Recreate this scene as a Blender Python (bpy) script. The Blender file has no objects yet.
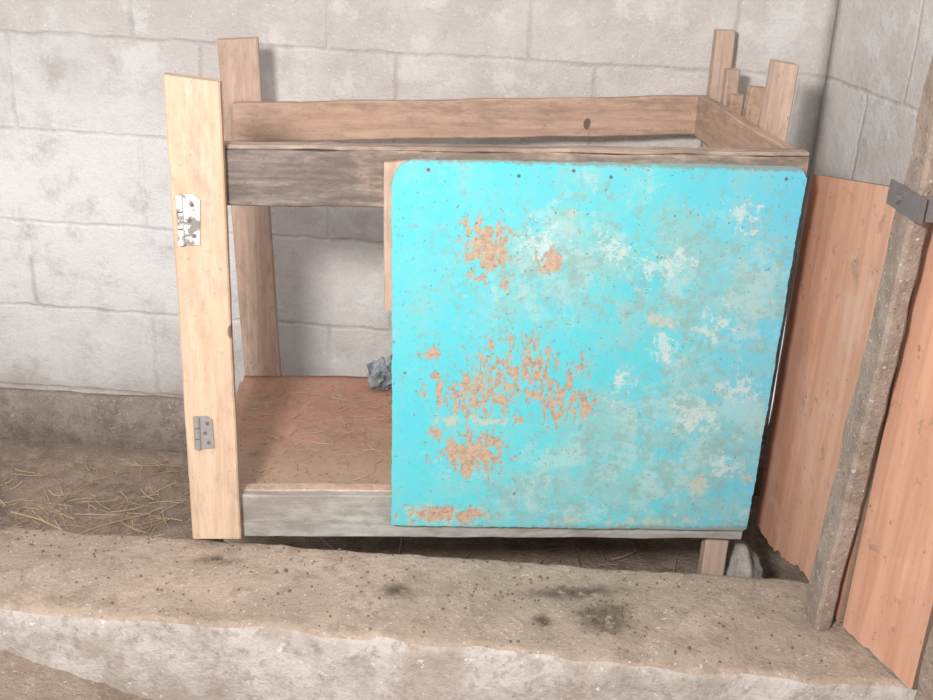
import bpy, bmesh, random, math
from mathutils import Vector, Matrix, noise
random.seed(4)
col=bpy.context.scene.collection
# ------------------------------------------------ material helpers
class NT:
    def __init__(s,name):
        s.m=bpy.data.materials.new(name); s.m.use_nodes=True
        s.t=s.m.node_tree; s.t.nodes.clear()
        s.out=s.t.nodes.new('ShaderNodeOutputMaterial'); s.b=s.t.nodes.new('ShaderNodeBsdfPrincipled')
        s.t.links.new(s.b.outputs[0],s.out.inputs[0])
        s.co=s.t.nodes.new('ShaderNodeTexCoord').outputs['Object']
        s.b.inputs['Specular IOR Level'].default_value=0.2
    def lk(s,a,b): s.t.links.new(a,b)
    def setin(s,sock,v):
        if isinstance(v,bpy.types.NodeSocket): s.lk(v,sock)
        elif isinstance(v,(tuple,list)) and len(v)==3 and sock.type=='RGBA': sock.default_value=(*v,1)
        else: sock.default_value=v
    def mapping(s,scale=(1,1,1),loc=(0,0,0),rot=(0,0,0),src=None):
        n=s.t.nodes.new('ShaderNodeMapping'); n.inputs['Scale'].default_value=scale
        n.inputs['Location'].default_value=loc; n.inputs['Rotation'].default_value=rot
        s.lk(src or s.co,n.inputs[0]); return n.outputs[0]
    def noise(s,scale,detail=6,rough=.6,vec=None,dist=0):
        n=s.t.nodes.new('ShaderNodeTexNoise'); n.inputs['Scale'].default_value=scale
        n.inputs['Detail'].default_value=detail; n.inputs['Roughness'].default_value=rough
        n.inputs['Distortion'].default_value=dist
        s.lk(vec or s.co,n.inputs['Vector']); return n.outputs[0]
    def ramp(s,v,a,b):
        n=s.t.nodes.new('ShaderNodeMapRange'); n.interpolation_type='SMOOTHSTEP'
        n.inputs[1].default_value=a; n.inputs[2].default_value=b
        s.lk(v,n.inputs[0]); return n.outputs[0]
    def math(s,op,a,b=0.0,c=0.0):
        n=s.t.nodes.new('ShaderNodeMath'); n.operation=op
        s.setin(n.inputs[0],a); s.setin(n.inputs[1],b); s.setin(n.inputs[2],c); return n.outputs[0]
    def mul(s,a,b): return s.math('MULTIPLY',a,b)
    def add(s,a,b): return s.math('ADD',a,b)
    def mix(s,f,a,b):
        n=s.t.nodes.new('ShaderNodeMix'); n.data_type='RGBA'
        s.setin(n.inputs[0],f); s.setin(n.inputs[6],a); s.setin(n.inputs[7],b); return n.outputs[2]
    def blob(s,c,r,src=None):
        v=s.mapping(scale=tuple(1/q for q in r),loc=tuple(-a/q for a,q in zip(c,r)),src=src)
        n=s.t.nodes.new('ShaderNodeVectorMath'); n.operation='LENGTH'; s.lk(v,n.inputs[0])
        return s.ramp(n.outputs['Value'],1.4,0.0)
    def blobs(s,L,src=None):
        acc=None
        for c,r in L:
            o=s.blob(c,r,src); acc=o if acc is None else s.math('MAXIMUM',acc,o)
        return acc
    def warped(s,scale,amt):
        n=s.t.nodes.new('ShaderNodeTexNoise'); n.inputs['Scale'].default_value=scale; n.inputs['Detail'].default_value=4
        s.lk(s.co,n.inputs['Vector'])
        a=s.t.nodes.new('ShaderNodeVectorMath'); a.operation='MULTIPLY_ADD'
        s.lk(n.outputs['Color'],a.inputs[0]); a.inputs[1].default_value=(amt,amt,amt)
        b=s.t.nodes.new('ShaderNodeVectorMath'); b.operation='SUBTRACT'; s.lk(s.co,b.inputs[0]); b.inputs[1].default_value=(amt/2,amt/2,amt/2)
        s.lk(b.outputs[0],a.inputs[2]); return a.outputs[0]
    def bump(s,h,strength=.3,dist=.01,normal=None):
        n=s.t.nodes.new('ShaderNodeBump'); n.inputs['Strength'].default_value=strength
        n.inputs['Distance'].default_value=dist; s.lk(h,n.inputs['Height'])
        if normal: s.lk(normal,n.inputs['Normal'])
        return n.outputs[0]
    def done(s,colr,rough=.8,normal=None,metal=0):
        s.setin(s.b.inputs['Base Color'],colr); s.setin(s.b.inputs['Roughness'],rough)
        s.b.inputs['Metallic'].default_value=metal
        if normal: s.lk(normal,s.b.inputs['Normal'])
        return s.m
def wood(name,light,dark,axis='z',dirt=(.16,.11,.08),dirtamt=.5,knots=(),blend=None):
    t=NT(name)
    sc={'z':(1,1,.07),'x':(.07,1,1),'y':(1,.07,1)}[axis]
    sc2={'z':(1,1,.3),'x':(.3,1,1),'y':(1,.3,1)}[axis]
    v=t.mapping(scale=sc)
    g=t.noise(60,5,.6,v,.6); g2=t.noise(14,4,.6,v,1.2)
    if blend:
        sep=t.t.nodes.new('ShaderNodeSeparateXYZ'); t.lk(t.co,sep.inputs[0])
        bf=t.ramp(t.add(sep.outputs[0],t.mul(t.noise(20,4,.6,v),.1)),blend[0],blend[1])
        light=t.mix(bf,light,blend[2]); dark_=t.mix(bf,dark,blend[3])
    else: dark_=dark
    c=t.mix(t.ramp(g,.35,.7),light,dark_)
    c=t.mix(t.mul(t.ramp(g2,.45,.7),.6),c,dark_)
    big=t.add(t.mul(t.noise(9,8,.8,t.mapping(scale=sc2)),.6),t.mul(t.noise(70,5,.7,t.mapping(scale=sc2)),.4))
    c=t.mix(t.mul(t.ramp(big,1-dirtamt-.06,1-dirtamt+.10),.6),c,dirt)
    sp=t.noise(110,3,.6); c=t.mix(t.mul(t.ramp(sp,.63,.72),.65),c,dirt)
    if knots: c=t.mix(t.ramp(t.blobs(knots,t.warped(30,.008)),.3,.6),c,tuple(q*.4 for q in dark))
    return t.done(c,.8,t.bump(t.add(g,t.mul(sp,.4)),.4,.003))
# ------------------------------------------------ geometry helpers
def mkobj(name,bm,mat,parent=None,smooth=False):
    bmesh.ops.recalc_face_normals(bm,faces=bm.faces)
    me=bpy.data.meshes.new(name); bm.to_mesh(me); bm.free()
    if smooth:
        for p in me.polygons: p.use_smooth=True
    o=bpy.data.objects.new(name,me); col.objects.link(o)
    for m in (mat if isinstance(mat,list) else [mat]): me.materials.append(m)
    if parent: o.parent=parent
    return o
def addbeam(bm,p0,p1,side,w,t,jit=.0015,ch=.003,n=10,seed=0,slant=0.0):
    p0=Vector(p0);p1=Vector(p1);d=(p1-p0); a=d.normalized(); s=Vector(side); s=(s-a*s.dot(a)).normalized(); u=a.cross(s)
    hw,ht=w/2,t/2; c=min(ch,hw*.5,ht*.5)
    prof=[(-hw+c,-ht),(hw-c,-ht),(hw,-ht+c),(hw,ht-c),(hw-c,ht),(-hw+c,ht),(-hw,ht-c),(-hw,-ht+c)]
    rings=[]
    for i in range(n+1):
        f=i/n; q=p0+d*f; ring=[]
        for x,y in prof:
            e=a*(x/w*slant) if i==n else Vector()
            v=q+s*x+u*y
            nn=noise.noise_vector(v*9+Vector((seed,seed*2.3,0)))*jit+noise.noise_vector(v*50+Vector((seed,seed*2.3,0)))*jit*.4
            ring.append(bm.verts.new(v+nn+e))
        rings.append(ring)
    for i in range(n):
        for k in range(8):
            bm.faces.new((rings[i][k],rings[i][(k+1)%8],rings[i+1][(k+1)%8],rings[i+1][k]))
    bm.faces.new(rings[0][::-1]); bm.faces.new(rings[-1])
def beam(name,p0,p1,side,w,t,mat,parent=None,**k):
    bm=bmesh.new(); addbeam(bm,p0,p1,side,w,t,**k); return mkobj(name,bm,mat,parent)
def extrude_outline(bm,pts,vec):
    vec=Vector(vec)
    a=[bm.verts.new(p) for p in pts]; b=[bm.verts.new(Vector(p)+vec) for p in pts]
    n=len(pts); bm.faces.new(a); bm.faces.new(b[::-1])
    for i in range(n): bm.faces.new((a[i],a[(i+1)%n],b[(i+1)%n],b[i]))
def empty(name,loc=(0,0,0)):
    e=bpy.data.objects.new(name,None); col.objects.link(e); e.empty_display_size=.1; return e
# ------------------------------------------------ materials
def wallmat(name,ux):
    t=NT(name)
    sep=t.t.nodes.new('ShaderNodeSeparateXYZ'); t.lk(t.co,sep.inputs[0])
    comb=t.t.nodes.new('ShaderNodeCombineXYZ')
    wob=t.mul(t.math('SUBTRACT',t.noise(9,6,.7),.5),.026)
    t.lk(t.add(sep.outputs[ux],wob),comb.inputs[0]); t.lk(t.add(t.math('SUBTRACT',sep.outputs[2],.015),wob),comb.inputs[1])
    br=t.t.nodes.new('ShaderNodeTexBrick'); t.lk(comb.outputs[0],br.inputs['Vector'])
    br.offset=.34; br.offset_frequency=2
    br.inputs['Scale'].default_value=1; br.inputs['Mortar Size'].default_value=.009; br.inputs['Mortar Smooth'].default_value=.9
    br.inputs['Brick Width'].default_value=.5; br.inputs['Row Height'].default_value=.2505
    br.inputs['Color1'].default_value=(.0,0,0,1); br.inputs['Color2'].default_value=(1,1,1,1); br.inputs['Mortar'].default_value=(.5,.5,.5,1)
    n1=t.noise(2.3,8,.7); n2=t.noise(28,8,.75); n3=t.noise(150,4,.7)
    c=t.mix(t.ramp(n1,.38,.62),(.63,.59,.555),(.51,.467,.43))
    c=t.mix(t.mul(br.outputs['Color'],.22),c,(.53,.485,.45))
    c=t.mix(t.mul(t.ramp(n2,.5,.68),.4),c,(.41,.365,.33))
    c=t.mix(t.mul(t.ramp(t.noise(7,8,.75),.50,.60),.5),c,(.73,.715,.69))
    c=t.mix(t.mul(t.mul(t.blobs([((-.95,1.0,.50),(.95,2,.55))]),t.ramp(t.noise(6,8,.75),.32,.52)),.9),c,(.84,.83,.82))  # overexposed light on the left of the wall, painted in as a paler patch
    mort=t.mul(br.outputs['Fac'],t.ramp(t.noise(5,4,.6),.42,.62))
    c=t.mix(t.mul(mort,.45),c,(.36,.32,.28))
    c=t.mix(t.mul(t.ramp(n3,.60,.70),.4),c,(.27,.23,.20))
    c=t.mix(t.mul(t.ramp(t.noise(190,2,.5),.64,.72),.5),c,(.87,.85,.82))
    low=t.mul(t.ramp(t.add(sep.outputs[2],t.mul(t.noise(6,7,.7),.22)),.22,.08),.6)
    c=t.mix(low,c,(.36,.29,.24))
    h=t.math('SUBTRACT',t.add(t.mul(n2,.6),t.add(t.mul(n1,.6),t.mul(n3,.25))),t.mul(br.outputs['Fac'],.28))
    return t.done(c,.92,t.bump(h,.7,.014))
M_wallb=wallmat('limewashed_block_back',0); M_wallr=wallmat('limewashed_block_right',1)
def concmat(name,ca,cb,cc,stains=(),bumpd=.012):
    t=NT(name); n1=t.noise(4,9,.75); n2=t.noise(22,8,.75); n3=t.noise(90,5,.7)
    c=t.mix(t.ramp(n1,.38,.60),ca,cb); c=t.mix(t.mul(t.ramp(n2,.47,.62),.65),c,cc)
    c=t.mix(t.mul(t.ramp(n3,.58,.68),.55),c,tuple(q*.45 for q in cc))
    c=t.mix(t.mul(t.ramp(t.noise(150,2,.5),.64,.72),.55),c,(.72,.68,.62))
    if stains:
        s=t.mul(t.blobs(list(stains),t.warped(25,.03)),t.ramp(t.noise(40,6,.75),.34,.50)); c=t.mix(t.mul(s,.9),c,(.075,.055,.04))
    h=t.add(n2,t.mul(n3,.5)); return t,c,t.bump(h,.75,bumpd)
t,c,nb=concmat('ledge_concrete',(.47,.365,.29),(.37,.285,.22),(.285,.215,.16),
   [((.39,-.29,.155),(.065,.06,.2)),((.0,-.2,.155),(.04,.025,.2)),((-.35,-.09,.155),(.05,.02,.2)),((.35,-.21,.155),(.12,.025,.2)),((.27,-.30,.155),(.02,.02,.2)),((-.85,.02,.155),(.08,.03,.2))])
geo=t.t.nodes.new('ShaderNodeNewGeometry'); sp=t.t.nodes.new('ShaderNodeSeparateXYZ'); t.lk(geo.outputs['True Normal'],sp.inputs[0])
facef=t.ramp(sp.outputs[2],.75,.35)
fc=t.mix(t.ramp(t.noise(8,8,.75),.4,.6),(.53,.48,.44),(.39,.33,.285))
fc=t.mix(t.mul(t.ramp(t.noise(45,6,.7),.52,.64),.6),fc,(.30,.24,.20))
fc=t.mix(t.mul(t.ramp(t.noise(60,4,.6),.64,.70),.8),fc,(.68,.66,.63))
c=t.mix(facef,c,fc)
M_ledge=t.done(c,.92,nb)
t,c,nb=concmat('dirt_floor',(.35,.265,.205),(.25,.185,.14),(.44,.355,.28),[((-1.15,.45,-.15),(.16,.35,.3))],.02); M_floor=t.done(c,.95,nb)
t,c,nb=concmat('plinth_concrete',(.38,.315,.27),(.28,.225,.185),(.22,.17,.135)); M_plinth=t.done(c,.9,nb)
t,c,nb=concmat('post_concrete',(.38,.295,.24),(.30,.23,.185),(.22,.165,.13)); M_post=t.done(c,.85,nb)
M_new=wood('pine_fresh',(.60,.445,.325),(.52,.355,.24),'z',(.34,.25,.19),.46,
    [((-.316,-.03,.62),(.010,.05,.018))])
M_old=wood('pine_aged_z',(.55,.40,.315),(.43,.295,.22),'z',(.27,.195,.15),.48)
M_oldx=wood('pine_aged_x',(.53,.36,.27),(.41,.265,.19),'x',(.25,.17,.125),.48,[((.462,.67,.895),(.012,.05,.018))])
M_oldy=wood('pine_aged_y',(.49,.335,.245),(.37,.245,.175),'y',(.22,.15,.115),.48)
M_dark=wood('weathered_grey_board',(.28,.23,.20),(.155,.12,.105),'x',(.08,.06,.05),.53,(),(-.1,.1,(.44,.34,.27),(.27,.20,.155)))
M_cap=wood('rail_cap',(.44,.335,.26),(.29,.215,.17),'x',(.14,.10,.08),.51)
M_low=wood('grey_painted_rail',(.42,.41,.37),(.33,.305,.265),'x',(.21,.17,.14),.52)
t=NT('cage_floor_board'); n1=t.noise(5,9,.75); n2=t.noise(40,7,.75)
sep=t.t.nodes.new('ShaderNodeSeparateXYZ'); t.lk(t.co,sep.inputs[0])
c=t.mix(t.ramp(n1,.38,.58),(.46,.225,.16),(.35,.20,.135)); c=t.mix(t.mul(t.ramp(n2,.48,.62),.5),c,(.44,.33,.24))
c=t.mix(t.mul(t.ramp(t.add(sep.outputs[1],t.mul(n1,.5)),.70,.35),.6),c,(.38,.30,.22))
c=t.mix(t.mul(t.ramp(t.noise(110,4,.6),.58,.68),.6),c,(.14,.09,.06))
M_cfloor=t.done(c,.85,t.bump(n2,.5,.006))
# ---- turquoise paint
t=NT('flaking_turquoise_paint')
wv=t.warped(22,.035)
big=t.noise(3.2,9,.7); mid=t.noise(13,10,.78,None,.3); fine=t.noise(60,7,.8); crumb=t.noise(130,4,.7)
base=t.mix(t.ramp(big,.38,.62),(.085,.49,.56),(.115,.51,.545))
sep=t.t.nodes.new('ShaderNodeSeparateXYZ'); t.lk(t.co,sep.inputs[0])
base=t.mix(t.mul(t.ramp(sep.outputs[0],.45,.8),.65),base,(.12,.43,.62))
base=t.mix(t.mul(t.ramp(t.noise(24,8,.8),.46,.58),.22),base,(.22,.46,.46))
wearreg=t.blobs([((.58,-.02,.36),(.42,1,.30)),((.33,-.02,.76),(.25,1,.15)),((.30,-.02,.25),(.25,1,.10)),((.58,-.02,.74),(.3,1,.18))])
film=t.mul(t.ramp(t.add(mid,t.mul(wearreg,.12)),.51,.66),.6)
base=t.mix(film,base,(.27,.41,.38))
film2=t.mul(t.ramp(t.add(t.noise(8,10,.8),t.mul(wearreg,.09)),.56,.66),.5)
base=t.mix(film2,base,(.41,.52,.49))
film3=t.mul(t.ramp(t.add(t.noise(30,8,.8),t.mul(wearreg,.07)),.56,.63),.6)
base=t.mix(film3,base,(.22,.33,.305))
wb=t.blobs([((.49,0,.755),(.10,1,.07)),((.645,0,.865),(.06,1,.045)),((.68,0,.50),(.09,1,.05)),((.515,0,.60),(.05,1,.06)),
  ((.265,0,.81),(.06,1,.06)),((.44,0,.52),(.05,1,.05)),((.60,0,.44),(.07,1,.07)),((.62,0,.64),(.06,1,.05)),((.68,0,.33),(.05,1,.05)),((.40,0,.80),(.06,1,.05))],wv)
wn=t.add(t.mul(t.noise(50,8,.8),.6),t.mul(mid,.4))
wf=t.ramp(t.add(t.mul(wb,.11),wn),.585,.625)
base=t.mix(t.mul(wf,t.mul(t.ramp(wb,0,.3),.62)),base,(.54,.58,.555))
yb=t.blobs([((.325,0,.855),(.03,1,.025)),((.62,0,.29),(.07,1,.035)),((.50,0,.65),(.06,1,.035)),((.72,0,.30),(.03,1,.06)),((.09,0,.215),(.14,1,.05)),((.50,0,.20),(.3,1,.015)),((.17,0,.43),(.15,1,.02))],wv)
yf=t.ramp(t.add(t.mul(yb,.15),wn),.60,.67)
base=t.mix(t.mul(yf,t.mul(t.ramp(yb,0,.3),.7)),base,(.50,.43,.32))
# bare patches: the middle one is broken into slanting strokes
bb=t.blobs([((.165,0,.785),(.060,1,.075)),((.155,0,.80),(.04,1,.05)),((.275,0,.765),(.026,1,.03)),((.15,0,.355),(.085,1,.06)),
  ((.065,0,.57),(.025,1,.018)),((.10,0,.215),(.10,1,.026)),((.075,0,.40),(.02,1,.015))],wv)
bc=t.blobs([((.17,0,.495),(.11,1,.055)),((.235,0,.525),(.13,1,.085)),((.32,0,.485),(.065,1,.065)),((.255,0,.60),(.02,1,.035))],wv)
bn=t.add(t.mul(t.noise(90,6,.8),.25),t.mul(t.noise(24,5,.6,t.mapping(scale=(1.5,1,.7),rot=(0,.6,0)),2.0),.75))
bs=t.add(t.mul(t.noise(90,6,.8),.12),t.mul(t.noise(30,3,.5,t.mapping(scale=(1.5,1,.55),rot=(0,.75,0)),2.6),.88))
bf=t.mul(t.ramp(t.add(t.mul(bb,.20),bn),.605,.617),t.ramp(bb,.02,.1))
bf2=t.mul(t.ramp(t.add(t.mul(bc,.135),bs),.592,.606),t.ramp(bc,.02,.1))
bf=t.math('MAXIMUM',bf,bf2)
base=t.mix(t.mul(bf,.92),base,t.mix(t.ramp(crumb,.4,.6),(.50,.325,.215),(.36,.235,.16)))
dk=t.ramp(t.add(crumb,t.mul(t.ramp(big,.4,.7),.02)),.64,.69)
base=t.mix(t.mul(dk,.75),base,(.10,.15,.14))
sm=t.ramp(t.noise(48,3,.5),.69,.73); base=t.mix(t.mul(sm,.8),base,(.12,.13,.11))
rim=t.math('MAXIMUM',t.ramp(t.add(sep.outputs[2],t.mul(fine,.03)),.962,.968),t.ramp(t.add(sep.outputs[2],t.mul(fine,.05)),.216,.208))
base=t.mix(t.mul(rim,.75),base,(.22,.20,.16))
M_turq=t.done(base,.5,t.bump(t.math('SUBTRACT',t.mul(fine,.3),bf),.4,.004))
t.b.inputs['Specular IOR Level'].default_value=.3
t=NT('wood_laminate'); v=t.mapping(scale=(1,1,.06)); g=t.noise(45,4,.6,v,.4)
c=t.mix(t.ramp(g,.35,.68),(.57,.315,.215),(.48,.25,.165)); sc=t.noise(18,8,.75); c=t.mix(t.mul(t.ramp(sc,.58,.64),.6),c,(.28,.18,.13))
c=t.mix(t.mul(t.ramp(t.noise(5,6,.7),.5,.62),.4),c,(.60,.40,.31))
c=t.mix(t.mul(t.ramp(t.noise(60,3,.6),.66,.70),.7),c,(.25,.16,.12))
M_lam=t.done(c,.5)
t=NT('chipboard_edge'); M_chip=t.done(t.mix(t.noise(90,4,.7),(.35,.24,.17),(.18,.12,.09)),.9)
t=NT('hinge_white_paint'); f=t.ramp(t.noise(38,6,.7),.50,.56); M_hw=t.done(t.mix(f,(.58,.58,.565),(.24,.21,.19)),.6)
t=NT('galvanised_metal'); f=t.noise(70,5,.7); M_metal=t.done(t.mix(f,(.42,.405,.385),(.2,.18,.16)),.5,None,.2)
t=NT('dark_iron'); f=t.noise(50,5,.7); M_iron=t.done(t.mix(f,(.10,.09,.09),(.2,.165,.15)),.6,None,.1)
t=NT('straw'); f=t.noise(20,3,.6); M_straw=t.done(t.mix(f,(.52,.41,.25),(.34,.25,.16)),.85)
t=NT('crumbs'); f=t.noise(60,3,.6); M_crumb=t.done(t.mix(f,(.22,.155,.11),(.10,.07,.05)),.9)
t=NT('plastic_film'); f=t.noise(30,3,.6); M_bag=t.done(t.mix(t.ramp(f,.4,.6),(.30,.32,.33),(.13,.15,.16)),.35)
t,c,nb=concmat('rubble',(.46,.42,.39),(.36,.32,.28),(.26,.22,.19)); M_rub=t.done(c,.9,nb)
# ------------------------------------------------ room
wy=lambda x: 1.05-.15*(x+1.13)
def wallgrid(name,p0,p1,z0,z1,thick,nx,nz,mat,amp):
    bm=bmesh.new(); p0=Vector(p0);p1=Vector(p1); d=(p1-p0).normalized(); nrm=Vector((d.y,-d.x,0))
    G=[]
    for j in range(nz+1):
        r=[]
        for i in range(nx+1):
            v=p0.lerp(p1,i/nx); v=Vector((v.x,v.y,z0+(z1-z0)*j/nz))
            v+=nrm*(noise.noise(v*3.1)*amp+noise.noise(v*11)*amp*.4); r.append(bm.verts.new(v))
        G.append(r)
    for j in range(nz):
        for i in range(nx): bm.faces.new((G[j][i],G[j][i+1],G[j+1][i+1],G[j+1][i]))
    o=mkobj(name,bm,mat,None,True)
    md=o.modifiers.new('s','SOLIDIFY'); md.thickness=thick; md.offset=-1
    me=o.data
    if me.polygons[0].normal.dot(nrm)<0: me.flip_normals()
    return o
xc=1.06
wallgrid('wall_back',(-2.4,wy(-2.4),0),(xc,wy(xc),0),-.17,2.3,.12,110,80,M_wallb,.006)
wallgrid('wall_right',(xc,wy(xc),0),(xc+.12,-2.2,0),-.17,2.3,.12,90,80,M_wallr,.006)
bm=bmesh.new(); addbeam(bm,(-2.4,wy(-2.4)-.012,-.075),(xc,wy(xc)-.012,-.075),(0,0,1),.17,.05,jit=.012,ch=.01,n=80)
mkobj('trim_1',bm,M_plinth,None,True)
yb_=lambda x: .050-.1328*(x+.814)
yf_=lambda x: -.241-.167*(x+.725)+.012*math.sin((x+.6)*1.9)
bm=bmesh.new(); N=260; rings=[]
for i in range(N+1):
    x=-2.4+i*(3.46/N); b=yb_(x); f=yf_(x); r=[]
    prof=[(b,-.16),(b,.0),(b,.10),(b-.001,.142),(b-.008,.152)]
    for k in range(1,18): prof.append((b+(f-b)*k/18,.155))
    prof+=[(f+.012,.154),(f+.003,.149),(f,.138),(f-.003,.12),(f-.004,.10),(f-.006,.08),(f-.01,.05),(f-.012,.02),(f-.012,-.16)]
    for y,z in prof:
        v=Vector((x,y,z)); nn=noise.noise_vector(v*13)*.006+noise.noise_vector(v*45)*.004
        if z<.156 and y<f+.02: nn+=noise.noise_vector(v*8)*.012+noise.noise_vector(v*28)*.006
        nn.z*=.6; r.append(bm.verts.new(v+nn))
    rings.append(r)
for i in range(N):
    for k in range(len(rings[0])-1): bm.faces.new((rings[i][k],rings[i][k+1],rings[i+1][k+1],rings[i+1][k]))
bm.faces.new(rings[0]); bm.faces.new(rings[-1])
ledge=mkobj('concrete_ledge',bm,M_ledge,None,True)
bm=bmesh.new()
def fgrid(x0,x1,y0f,y1f,zf,nx,ny,amp):
    G=[]
    for j in range(ny+1):
        r=[]
        for i in range(nx+1):
            x=x0+(x1-x0)*i/nx; y=y0f(x)+(y1f(x)-y0f(x))*j/ny
            zz=zf(x)+noise.noise(Vector((x*5,y*5,0)))*amp+noise.noise(Vector((x*22,y*22,3)))*amp*.35
            r.append(bm.verts.new((x,y,zz)))
        G.append(r)
    for j in range(ny):
        for i in range(nx): bm.faces.new((G[j][i],G[j][i+1],G[j+1][i+1],G[j+1][i]))
fgrid(-2.4,xc,lambda x:yb_(x)-.03,wy,lambda x:-.15,140,50,.016)
fgrid(-2.4,xc+.1,lambda x:-2.4,lambda x:yf_(x)+.03,lambda x:max(-.12,min(.062,.062-(x+.72)*.28)),90,50,.008)
floor=mkobj('floor',bm,M_floor,None,True)
# ------------------------------------------------ the cage
cage=empty('wooden_animal_cage')
beam('front_post_left',(-.362,-.017,.168),(-.366,-.017,1.086),(1,0,0),.096,.03,M_new,cage,slant=-.010,n=30)
beam('rail_front_top_board',(-.345,.014,.905),(.757,.014,.920),(0,0,1),.104,.026,M_dark,cage,jit=.003,n=60)
beam('rail_front_cap',(-.33,.024,.961),(.757,.02,.977),(0,1,0),.034,.008,M_cap,cage,jit=.003,n=60,seed=7)
beam('stile_front',(.016,-.006,.66),(.012,-.006,.948),(1,0,0),.095,.011,M_old,cage,n=12,slant=.01)
beam('rail_front_bottom',(-.33,.014,.200),(.745,.014,.190),(0,0,1),.098,.026,M_low,cage,jit=.003,n=50)
beam('rail_bottom_ledger',(-.33,.033,.246),(.74,.033,.238),(0,1,0),.03,.012,M_old,cage,jit=.002,n=40)
beam('front_leg_right',(.704,.045,-.14),(.704,.045,.95),(1,0,0),.052,.032,M_old,cage)
beam('front_leg_left',(-.385,.045,-.14),(-.385,.045,.90),(1,0,0),.045,.032,M_old,cage)
beam('rear_post_left',(-.322,.712,-.14),(-.374,.712,1.062),(1,0,0),.094,.028,M_old,cage,seed=5,slant=.004,n=30)
beam('rail_back_top',(-.385,.683,.872),(.755,.683,.923),(0,0,1),.092,.026,M_oldx,cage,n=50,jit=.003)
beam('rail_side_right',(.742,.670,.922),(.742,.03,.925),(0,0,1),.100,.024,M_oldy,cage,n=16,jit=.003)
beam('side_board_right',(.750,.60,.545),(.750,.02,.545),(0,0,1),.66,.012,M_oldy,cage,n=16,jit=.001)
beam('rear_post_right',(.792,.715,-.14),(.788,.715,1.122),(1,0,0),.046,.034,M_old,cage,seed=2)
beam('post_stub_a',(.783,.61,.80),(.785,.61,1.045),(1,0,0),.032,.03,M_old,cage,seed=12)
beam('post_stub_b',(.779,.45,.80),(.795,.45,1.030),(1,0,0),.034,.03,M_oldy,cage,seed=14)
beam('post_stub_d',(.772,.52,.80),(.772,.52,1.00),(1,0,0),.030,.03,M_oldy,cage,seed=16)
beam('post_stub_c',(.778,.28,.78),(.785,.28,1.107),(1,0,0),.052,.040,M_old,cage,seed=11,slant=-.006)
beam('rail_side_bottom',(.742,.68,.19),(.742,.03,.19),(0,0,1),.08,.022,M_oldy,cage)
beam('rail_back_bottom',(-.36,.688,.155),(.75,.688,.155),(0,0,1),.07,.022,M_oldx,cage)
beam('rail_side_left_bottom',(-.385,.68,.165),(-.385,.06,.165),(0,0,1),.06,.022,M_oldy,cage)
bm=bmesh.new(); G=[]
for j in range(31):
    G.append([bm.verts.new((-.385+1.125*i/40,.045+.655*j/30,.205+.004*noise.noise(Vector((i*.3,j*.3,0))))) for i in range(41)])
for j in range(30):
    for i in range(40): bm.faces.new((G[j][i],G[j][i+1],G[j+1][i+1],G[j+1][i]))
o=mkobj('cage_floor',bm,M_cfloor,cage,True); md=o.modifiers.new('s','SOLIDIFY'); md.thickness=.012; md.offset=-1
# turquoise door panel, rounded upper corners, chipped rim
pts=[]
def arc(cx,cz,r,a0,a1,n=8):
    for i in range(n+1):
        a=math.radians(a0+(a1-a0)*i/n); pts.append((cx+r*math.cos(a),cz+r*math.sin(a)))
def seg(a,b,n):
    for i in range(1,n):
        f=i/n; pts.append((a[0]+(b[0]-a[0])*f,a[1]+(b[1]-a[1])*f))
xt,x0,x1,z0,z1=-.020,-.008,.745,.190,.954
arc(x0+.006,z0+.006,.006,180,270,3); seg((x0+.03,z0),(x1-.02,z0-.014),90); arc(x1-.010,z0-.004,.010,270,360,3)
seg((x1,z0+.02),(x1+.003,z1-.03),90); arc(x1-.025,z1-.022,.028,0,90); seg((x1-.03,z1+.006),(xt+.06,z1),90); arc(xt+.050,z1-.050,.050,90,180); seg((xt,z1-.06),(x0,z0+.02),90)
P=[]
for x,z in pts:
    v=Vector((x,0,z)); nn=noise.noise_vector(v*130)*.0018+noise.noise_vector(v*14)*.0018
    P.append((x+nn.x,-.013,z+nn.z))
bm=bmesh.new(); extrude_outline(bm,P,(0,-.007,0)); mkobj('turquoise_door_panel',bm,M_turq,cage)
bm=bmesh.new()
for x,z in [(.045,.935),(.21,.928),(.31,.940),(.38,.93),(.71,.935)]:
    bmesh.ops.create_cone(bm,cap_ends=True,segments=10,radius1=.0035,radius2=.0025,depth=.002,matrix=Matrix.Translation((x,-.0208,z))@Matrix.Rotation(math.pi/2,4,'X'))
mkobj('panel_nails',bm,M_iron,cage)
def hinge(name,cx,cz,w,h,mat,tilt):
    bm=bmesh.new(); y=-.034
    pl=[(-w/2,-h/2),(w/2,-h/2*.95),(w/2,h/2*.8),(w*.15,h/2),(-w/2,h/2)]
    R=Matrix.Rotation(tilt,3,'Y')
    extrude_outline(bm,[Vector((cx,y,cz))+R@Vector((a,0,b)) for a,b in pl],(0,-.003,0))
    for k in range(3):
        zz=cz-h/2+h*(k+.5)/3
        bmesh.ops.create_cone(bm,cap_ends=True,segments=14,radius1=.0065,radius2=.0065,depth=h/3*.9,matrix=Matrix.Translation((cx-w/2-.004,y-.003,zz)))
    mkobj(name,bm,mat,cage)
    bm=bmesh.new()
    for k,(a,b) in enumerate([(.1,.3),(-.1,0),(.15,-.3)]):
        bmesh.ops.create_cone(bm,cap_ends=True,segments=10,radius1=.0035,radius2=.0035,depth=.002,matrix=Matrix.Translation((cx+a*w,y-.004,cz+b*h))@Matrix.Rotation(math.pi/2,4,'X'))
    mkobj(name+'_screws',bm,M_iron,cage)
hinge('hinge_upper',-.378,.836,.030,.095,M_hw,.05)
hinge('hinge_lower',-.371,.410,.026,.070,M_metal,-.03)
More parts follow.
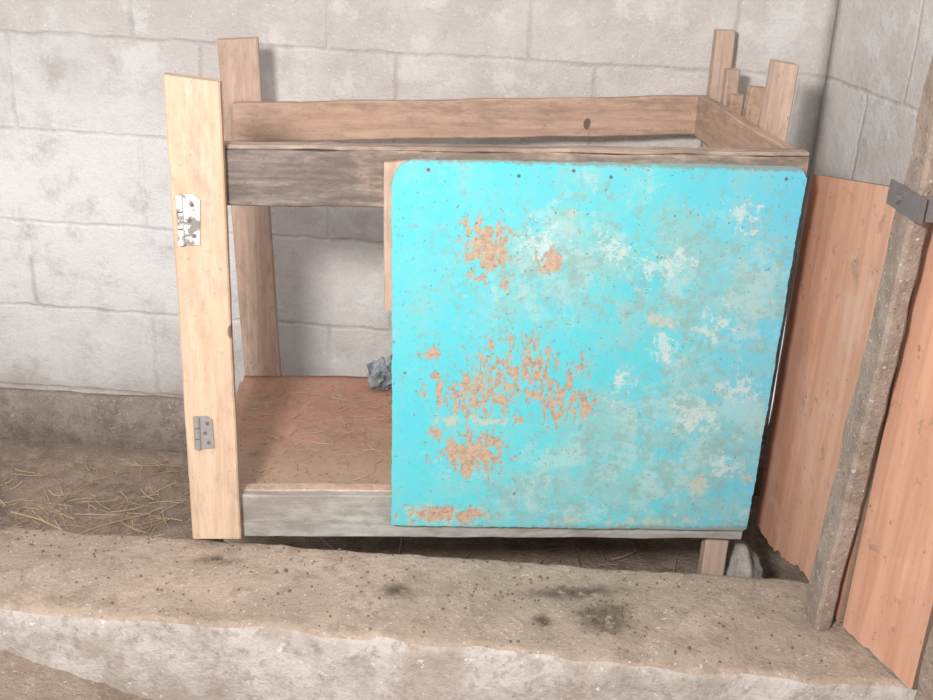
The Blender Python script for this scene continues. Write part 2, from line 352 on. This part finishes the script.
# ------------------------------------------------ laminate boards on the right
def rag(p0,p1,n,amp,s,fr=60):
    out=[]
    for i in range(n):
        v=Vector(p0).lerp(Vector(p1),i/n); out.append(v+Vector((0,noise.noise(v*fr+Vector((s,0,0)))*amp*.3,noise.noise(v*fr+Vector((s,9,5)))*amp)))
    return out
bm=bmesh.new()
pts=rag((.818,.122,.122),(.818,.10,.108),4,.003,1)+rag((.818,.10,.108),(.819,.02,.112),24,.006,4)+rag((.819,.02,.112),(.8205,-.09,.140),30,.010,4)+rag((.8205,-.09,.140),(.821,-.150,.163),16,.008,2)+rag((.821,-.152,.163),(.826,-.31,.163),6,.003,3)+[Vector((.826,-.325,.165)),Vector((.826,-.325,.99)),Vector((.818,.122,.912))]
extrude_outline(bm,pts,(.016,.001,0))
o=mkobj('laminate_board',bm,[M_lam,M_chip])
for p in o.data.polygons:
    if abs(p.normal.x)<.7: p.material_index=1
bm=bmesh.new()
pts=rag((.832,-.332,.162),(.884,-.51,.162),30,.006,7)+[Vector((.884,-.51,.162)),Vector((.884,-.51,1.02)),Vector((.832,-.332,1.0))]
extrude_outline(bm,pts,(.015,.004,0))
o=mkobj('laminate_board.001',bm,[M_lam,M_chip])
for p in o.data.polygons:
    if abs(p.normal.x)<.7: p.material_index=1
post=beam('support_post',(.795,-.302,.160),(.795,-.395,1.62),(0,1,0),.064,.034,M_post,jit=.005,ch=.006,n=60)
beam('support_post.001',(.895,-.560,.160),(.90,-.60,1.62),(0,1,0),.07,.036,M_post,jit=.006,ch=.006,n=60,seed=5)
bm=bmesh.new()
addbeam(bm,(.774,-.30,.985),(.774,-.42,.985),(0,0,1),.040,.005,jit=.002,ch=.001)
addbeam(bm,(.770,-.402,.985),(.815,-.415,.985),(0,0,1),.040,.005,jit=.002,ch=.001)
bmesh.ops.create_cone(bm,cap_ends=True,segments=6,radius1=.008,radius2=.008,depth=.010,matrix=Matrix.Translation((.769,-.345,.985))@Matrix.Rotation(math.pi/2,4,'Y'))
mkobj('iron_clamp_strap',bm,M_iron,post)
def lump(bm,c,r,sc,seed):
    g=bmesh.ops.create_icosphere(bm,subdivisions=4,radius=r)
    for v in g['verts']:
        q=v.co.copy(); v.co*=1+.35*noise.noise(q/r*1.3+Vector((seed,0,0)))+.12*noise.noise(q/r*5)
        v.co=Vector((v.co.x*sc[0]+c[0],v.co.y*sc[1]+c[1],v.co.z*sc[2]+c[2]))
bm=bmesh.new()
lump(bm,(.785,.09,-.03),.075,(.7,1.6,1.2),1); lump(bm,(.52,.10,-.09),.06,(2.2,.8,1.1),4); lump(bm,(.15,.14,-.11),.05,(1.8,.8,.9),8); lump(bm,(.34,.18,-.12),.04,(1.5,1,.8),11)
mkobj('concrete_rubble',bm,M_rub,None,True)
# ------------------------------------------------ litter
bm=bmesh.new()
def strawpc(x,y,z,L,a,tilt,r):
    d=Vector((math.cos(a)*math.cos(tilt),math.sin(a)*math.cos(tilt),math.sin(tilt))); s=Vector((-d.y,d.x,0)).normalized(); u=d.cross(s)
    bend=random.uniform(-.12,.12)*L; pr=None
    for i in range(4):
        f=i/3; q=Vector((x,y,z))+d*L*f+s*bend*4*f*(1-f)
        ring=[bm.verts.new(q+s*r*math.cos(k*2.094)+u*r*math.sin(k*2.094)) for k in range(3)]
        if pr:
            for k in range(3): bm.faces.new((pr[k],pr[(k+1)%3],ring[(k+1)%3],ring[k]))
        pr=ring
for i in range(700):
    if i<300:
        x=random.gauss(-.74,.15); y=random.gauss(.45,.22)
    else: x=random.uniform(-1.3,.8); y=random.uniform(.0,.85)
    if y>wy(x)-.1 or y<yb_(x)+.03: continue
    strawpc(x,y,-.142+random.random()*.010,random.uniform(.02,.11),random.uniform(0,6.28),random.uniform(-.04,.08),random.uniform(.0006,.0016))
for (x,y,L,a,t_) in [(-1.02,.62,.26,1.9,.35),(-1.0,.6,.20,2.1,.2),(-.98,.45,.3,.9,.1),(-.9,.35,.34,.6,.04),(-.75,.4,.25,2.6,.1),(-.7,.25,.2,.2,.2)]:
    strawpc(x,y,-.13,L,a,t_,.0020)
mkobj('straw_litter',bm,M_straw,floor)
bm=bmesh.new()
for i in range(130):
    x=random.uniform(-.33,.0); y=random.uniform(.07,.6)
    strawpc(x,y,.211,random.uniform(.008,.045),random.uniform(0,6.28),0,random.uniform(.0005,.0010))
mkobj('cage_floor_straw',bm,M_straw,cage)
bm=bmesh.new()
for i in range(520):
    x=random.uniform(-1.1,.78); w=random.random()**1.5; y=yb_(x)+(yf_(x)-yb_(x))*(.05+.9*w)
    if i<90: x=random.gauss(.39,.035); y=random.gauss(-.285,.025)
    elif i<140: x=random.gauss(.3,.12); y=random.gauss(-.2,.02)
    if y>yb_(x)-.01 or y<yf_(x)+.015: continue
    r=random.uniform(.001,.0032)
    if random.random()<.06: r*=1.6
    bmesh.ops.create_icosphere(bm,subdivisions=1,radius=r,matrix=Matrix.Translation((x,y,.156+r*.3))@Matrix.Diagonal((1,random.uniform(.6,1.4),.6,1)))
mkobj('dirt_crumbs',bm,M_crumb,ledge)
bm=bmesh.new(); bmesh.ops.create_icosphere(bm,subdivisions=4,radius=.05)
for v in bm.verts:
    q=v.co.copy(); v.co*=1+.55*noise.noise(q*38)+.3*noise.noise(q*90); v.co.z=max(v.co.z,-.035)
    v.co=Vector((v.co.x*.7-.022,v.co.y*.7+.63,v.co.z*.9+.243))
mkobj('crumpled_plastic_film',bm,M_bag,cage)
# ------------------------------------------------ light, world, camera
L=bpy.data.lights.new('lamp','AREA'); L.shape='DISK'; L.size=.26; L.energy=74; L.color=(1,.985,.97)
lo=bpy.data.objects.new('hand_lamp',L); col.objects.link(lo); lo.location=(-.55,-2.0,1.72)
lo.rotation_euler=(Vector((-.15,.3,.5))-lo.location).to_track_quat('-Z','Y').to_euler()
w=bpy.data.worlds.new('world'); bpy.context.scene.world=w; w.use_nodes=True
bg=w.node_tree.nodes['Background']; bg.inputs[0].default_value=(.97,.97,1,1); bg.inputs[1].default_value=.90
bpy.context.scene.view_settings.view_transform='Standard'
cam=bpy.data.cameras.new('camera'); co=bpy.data.objects.new('camera',cam); col.objects.link(co)
co.location=(-.0541,-1.9762,1.3977); co.rotation_euler=(1.17761,-.04386,-.0754); cam.sensor_width=36; cam.lens=1100/933*36
bpy.context.scene.camera=co
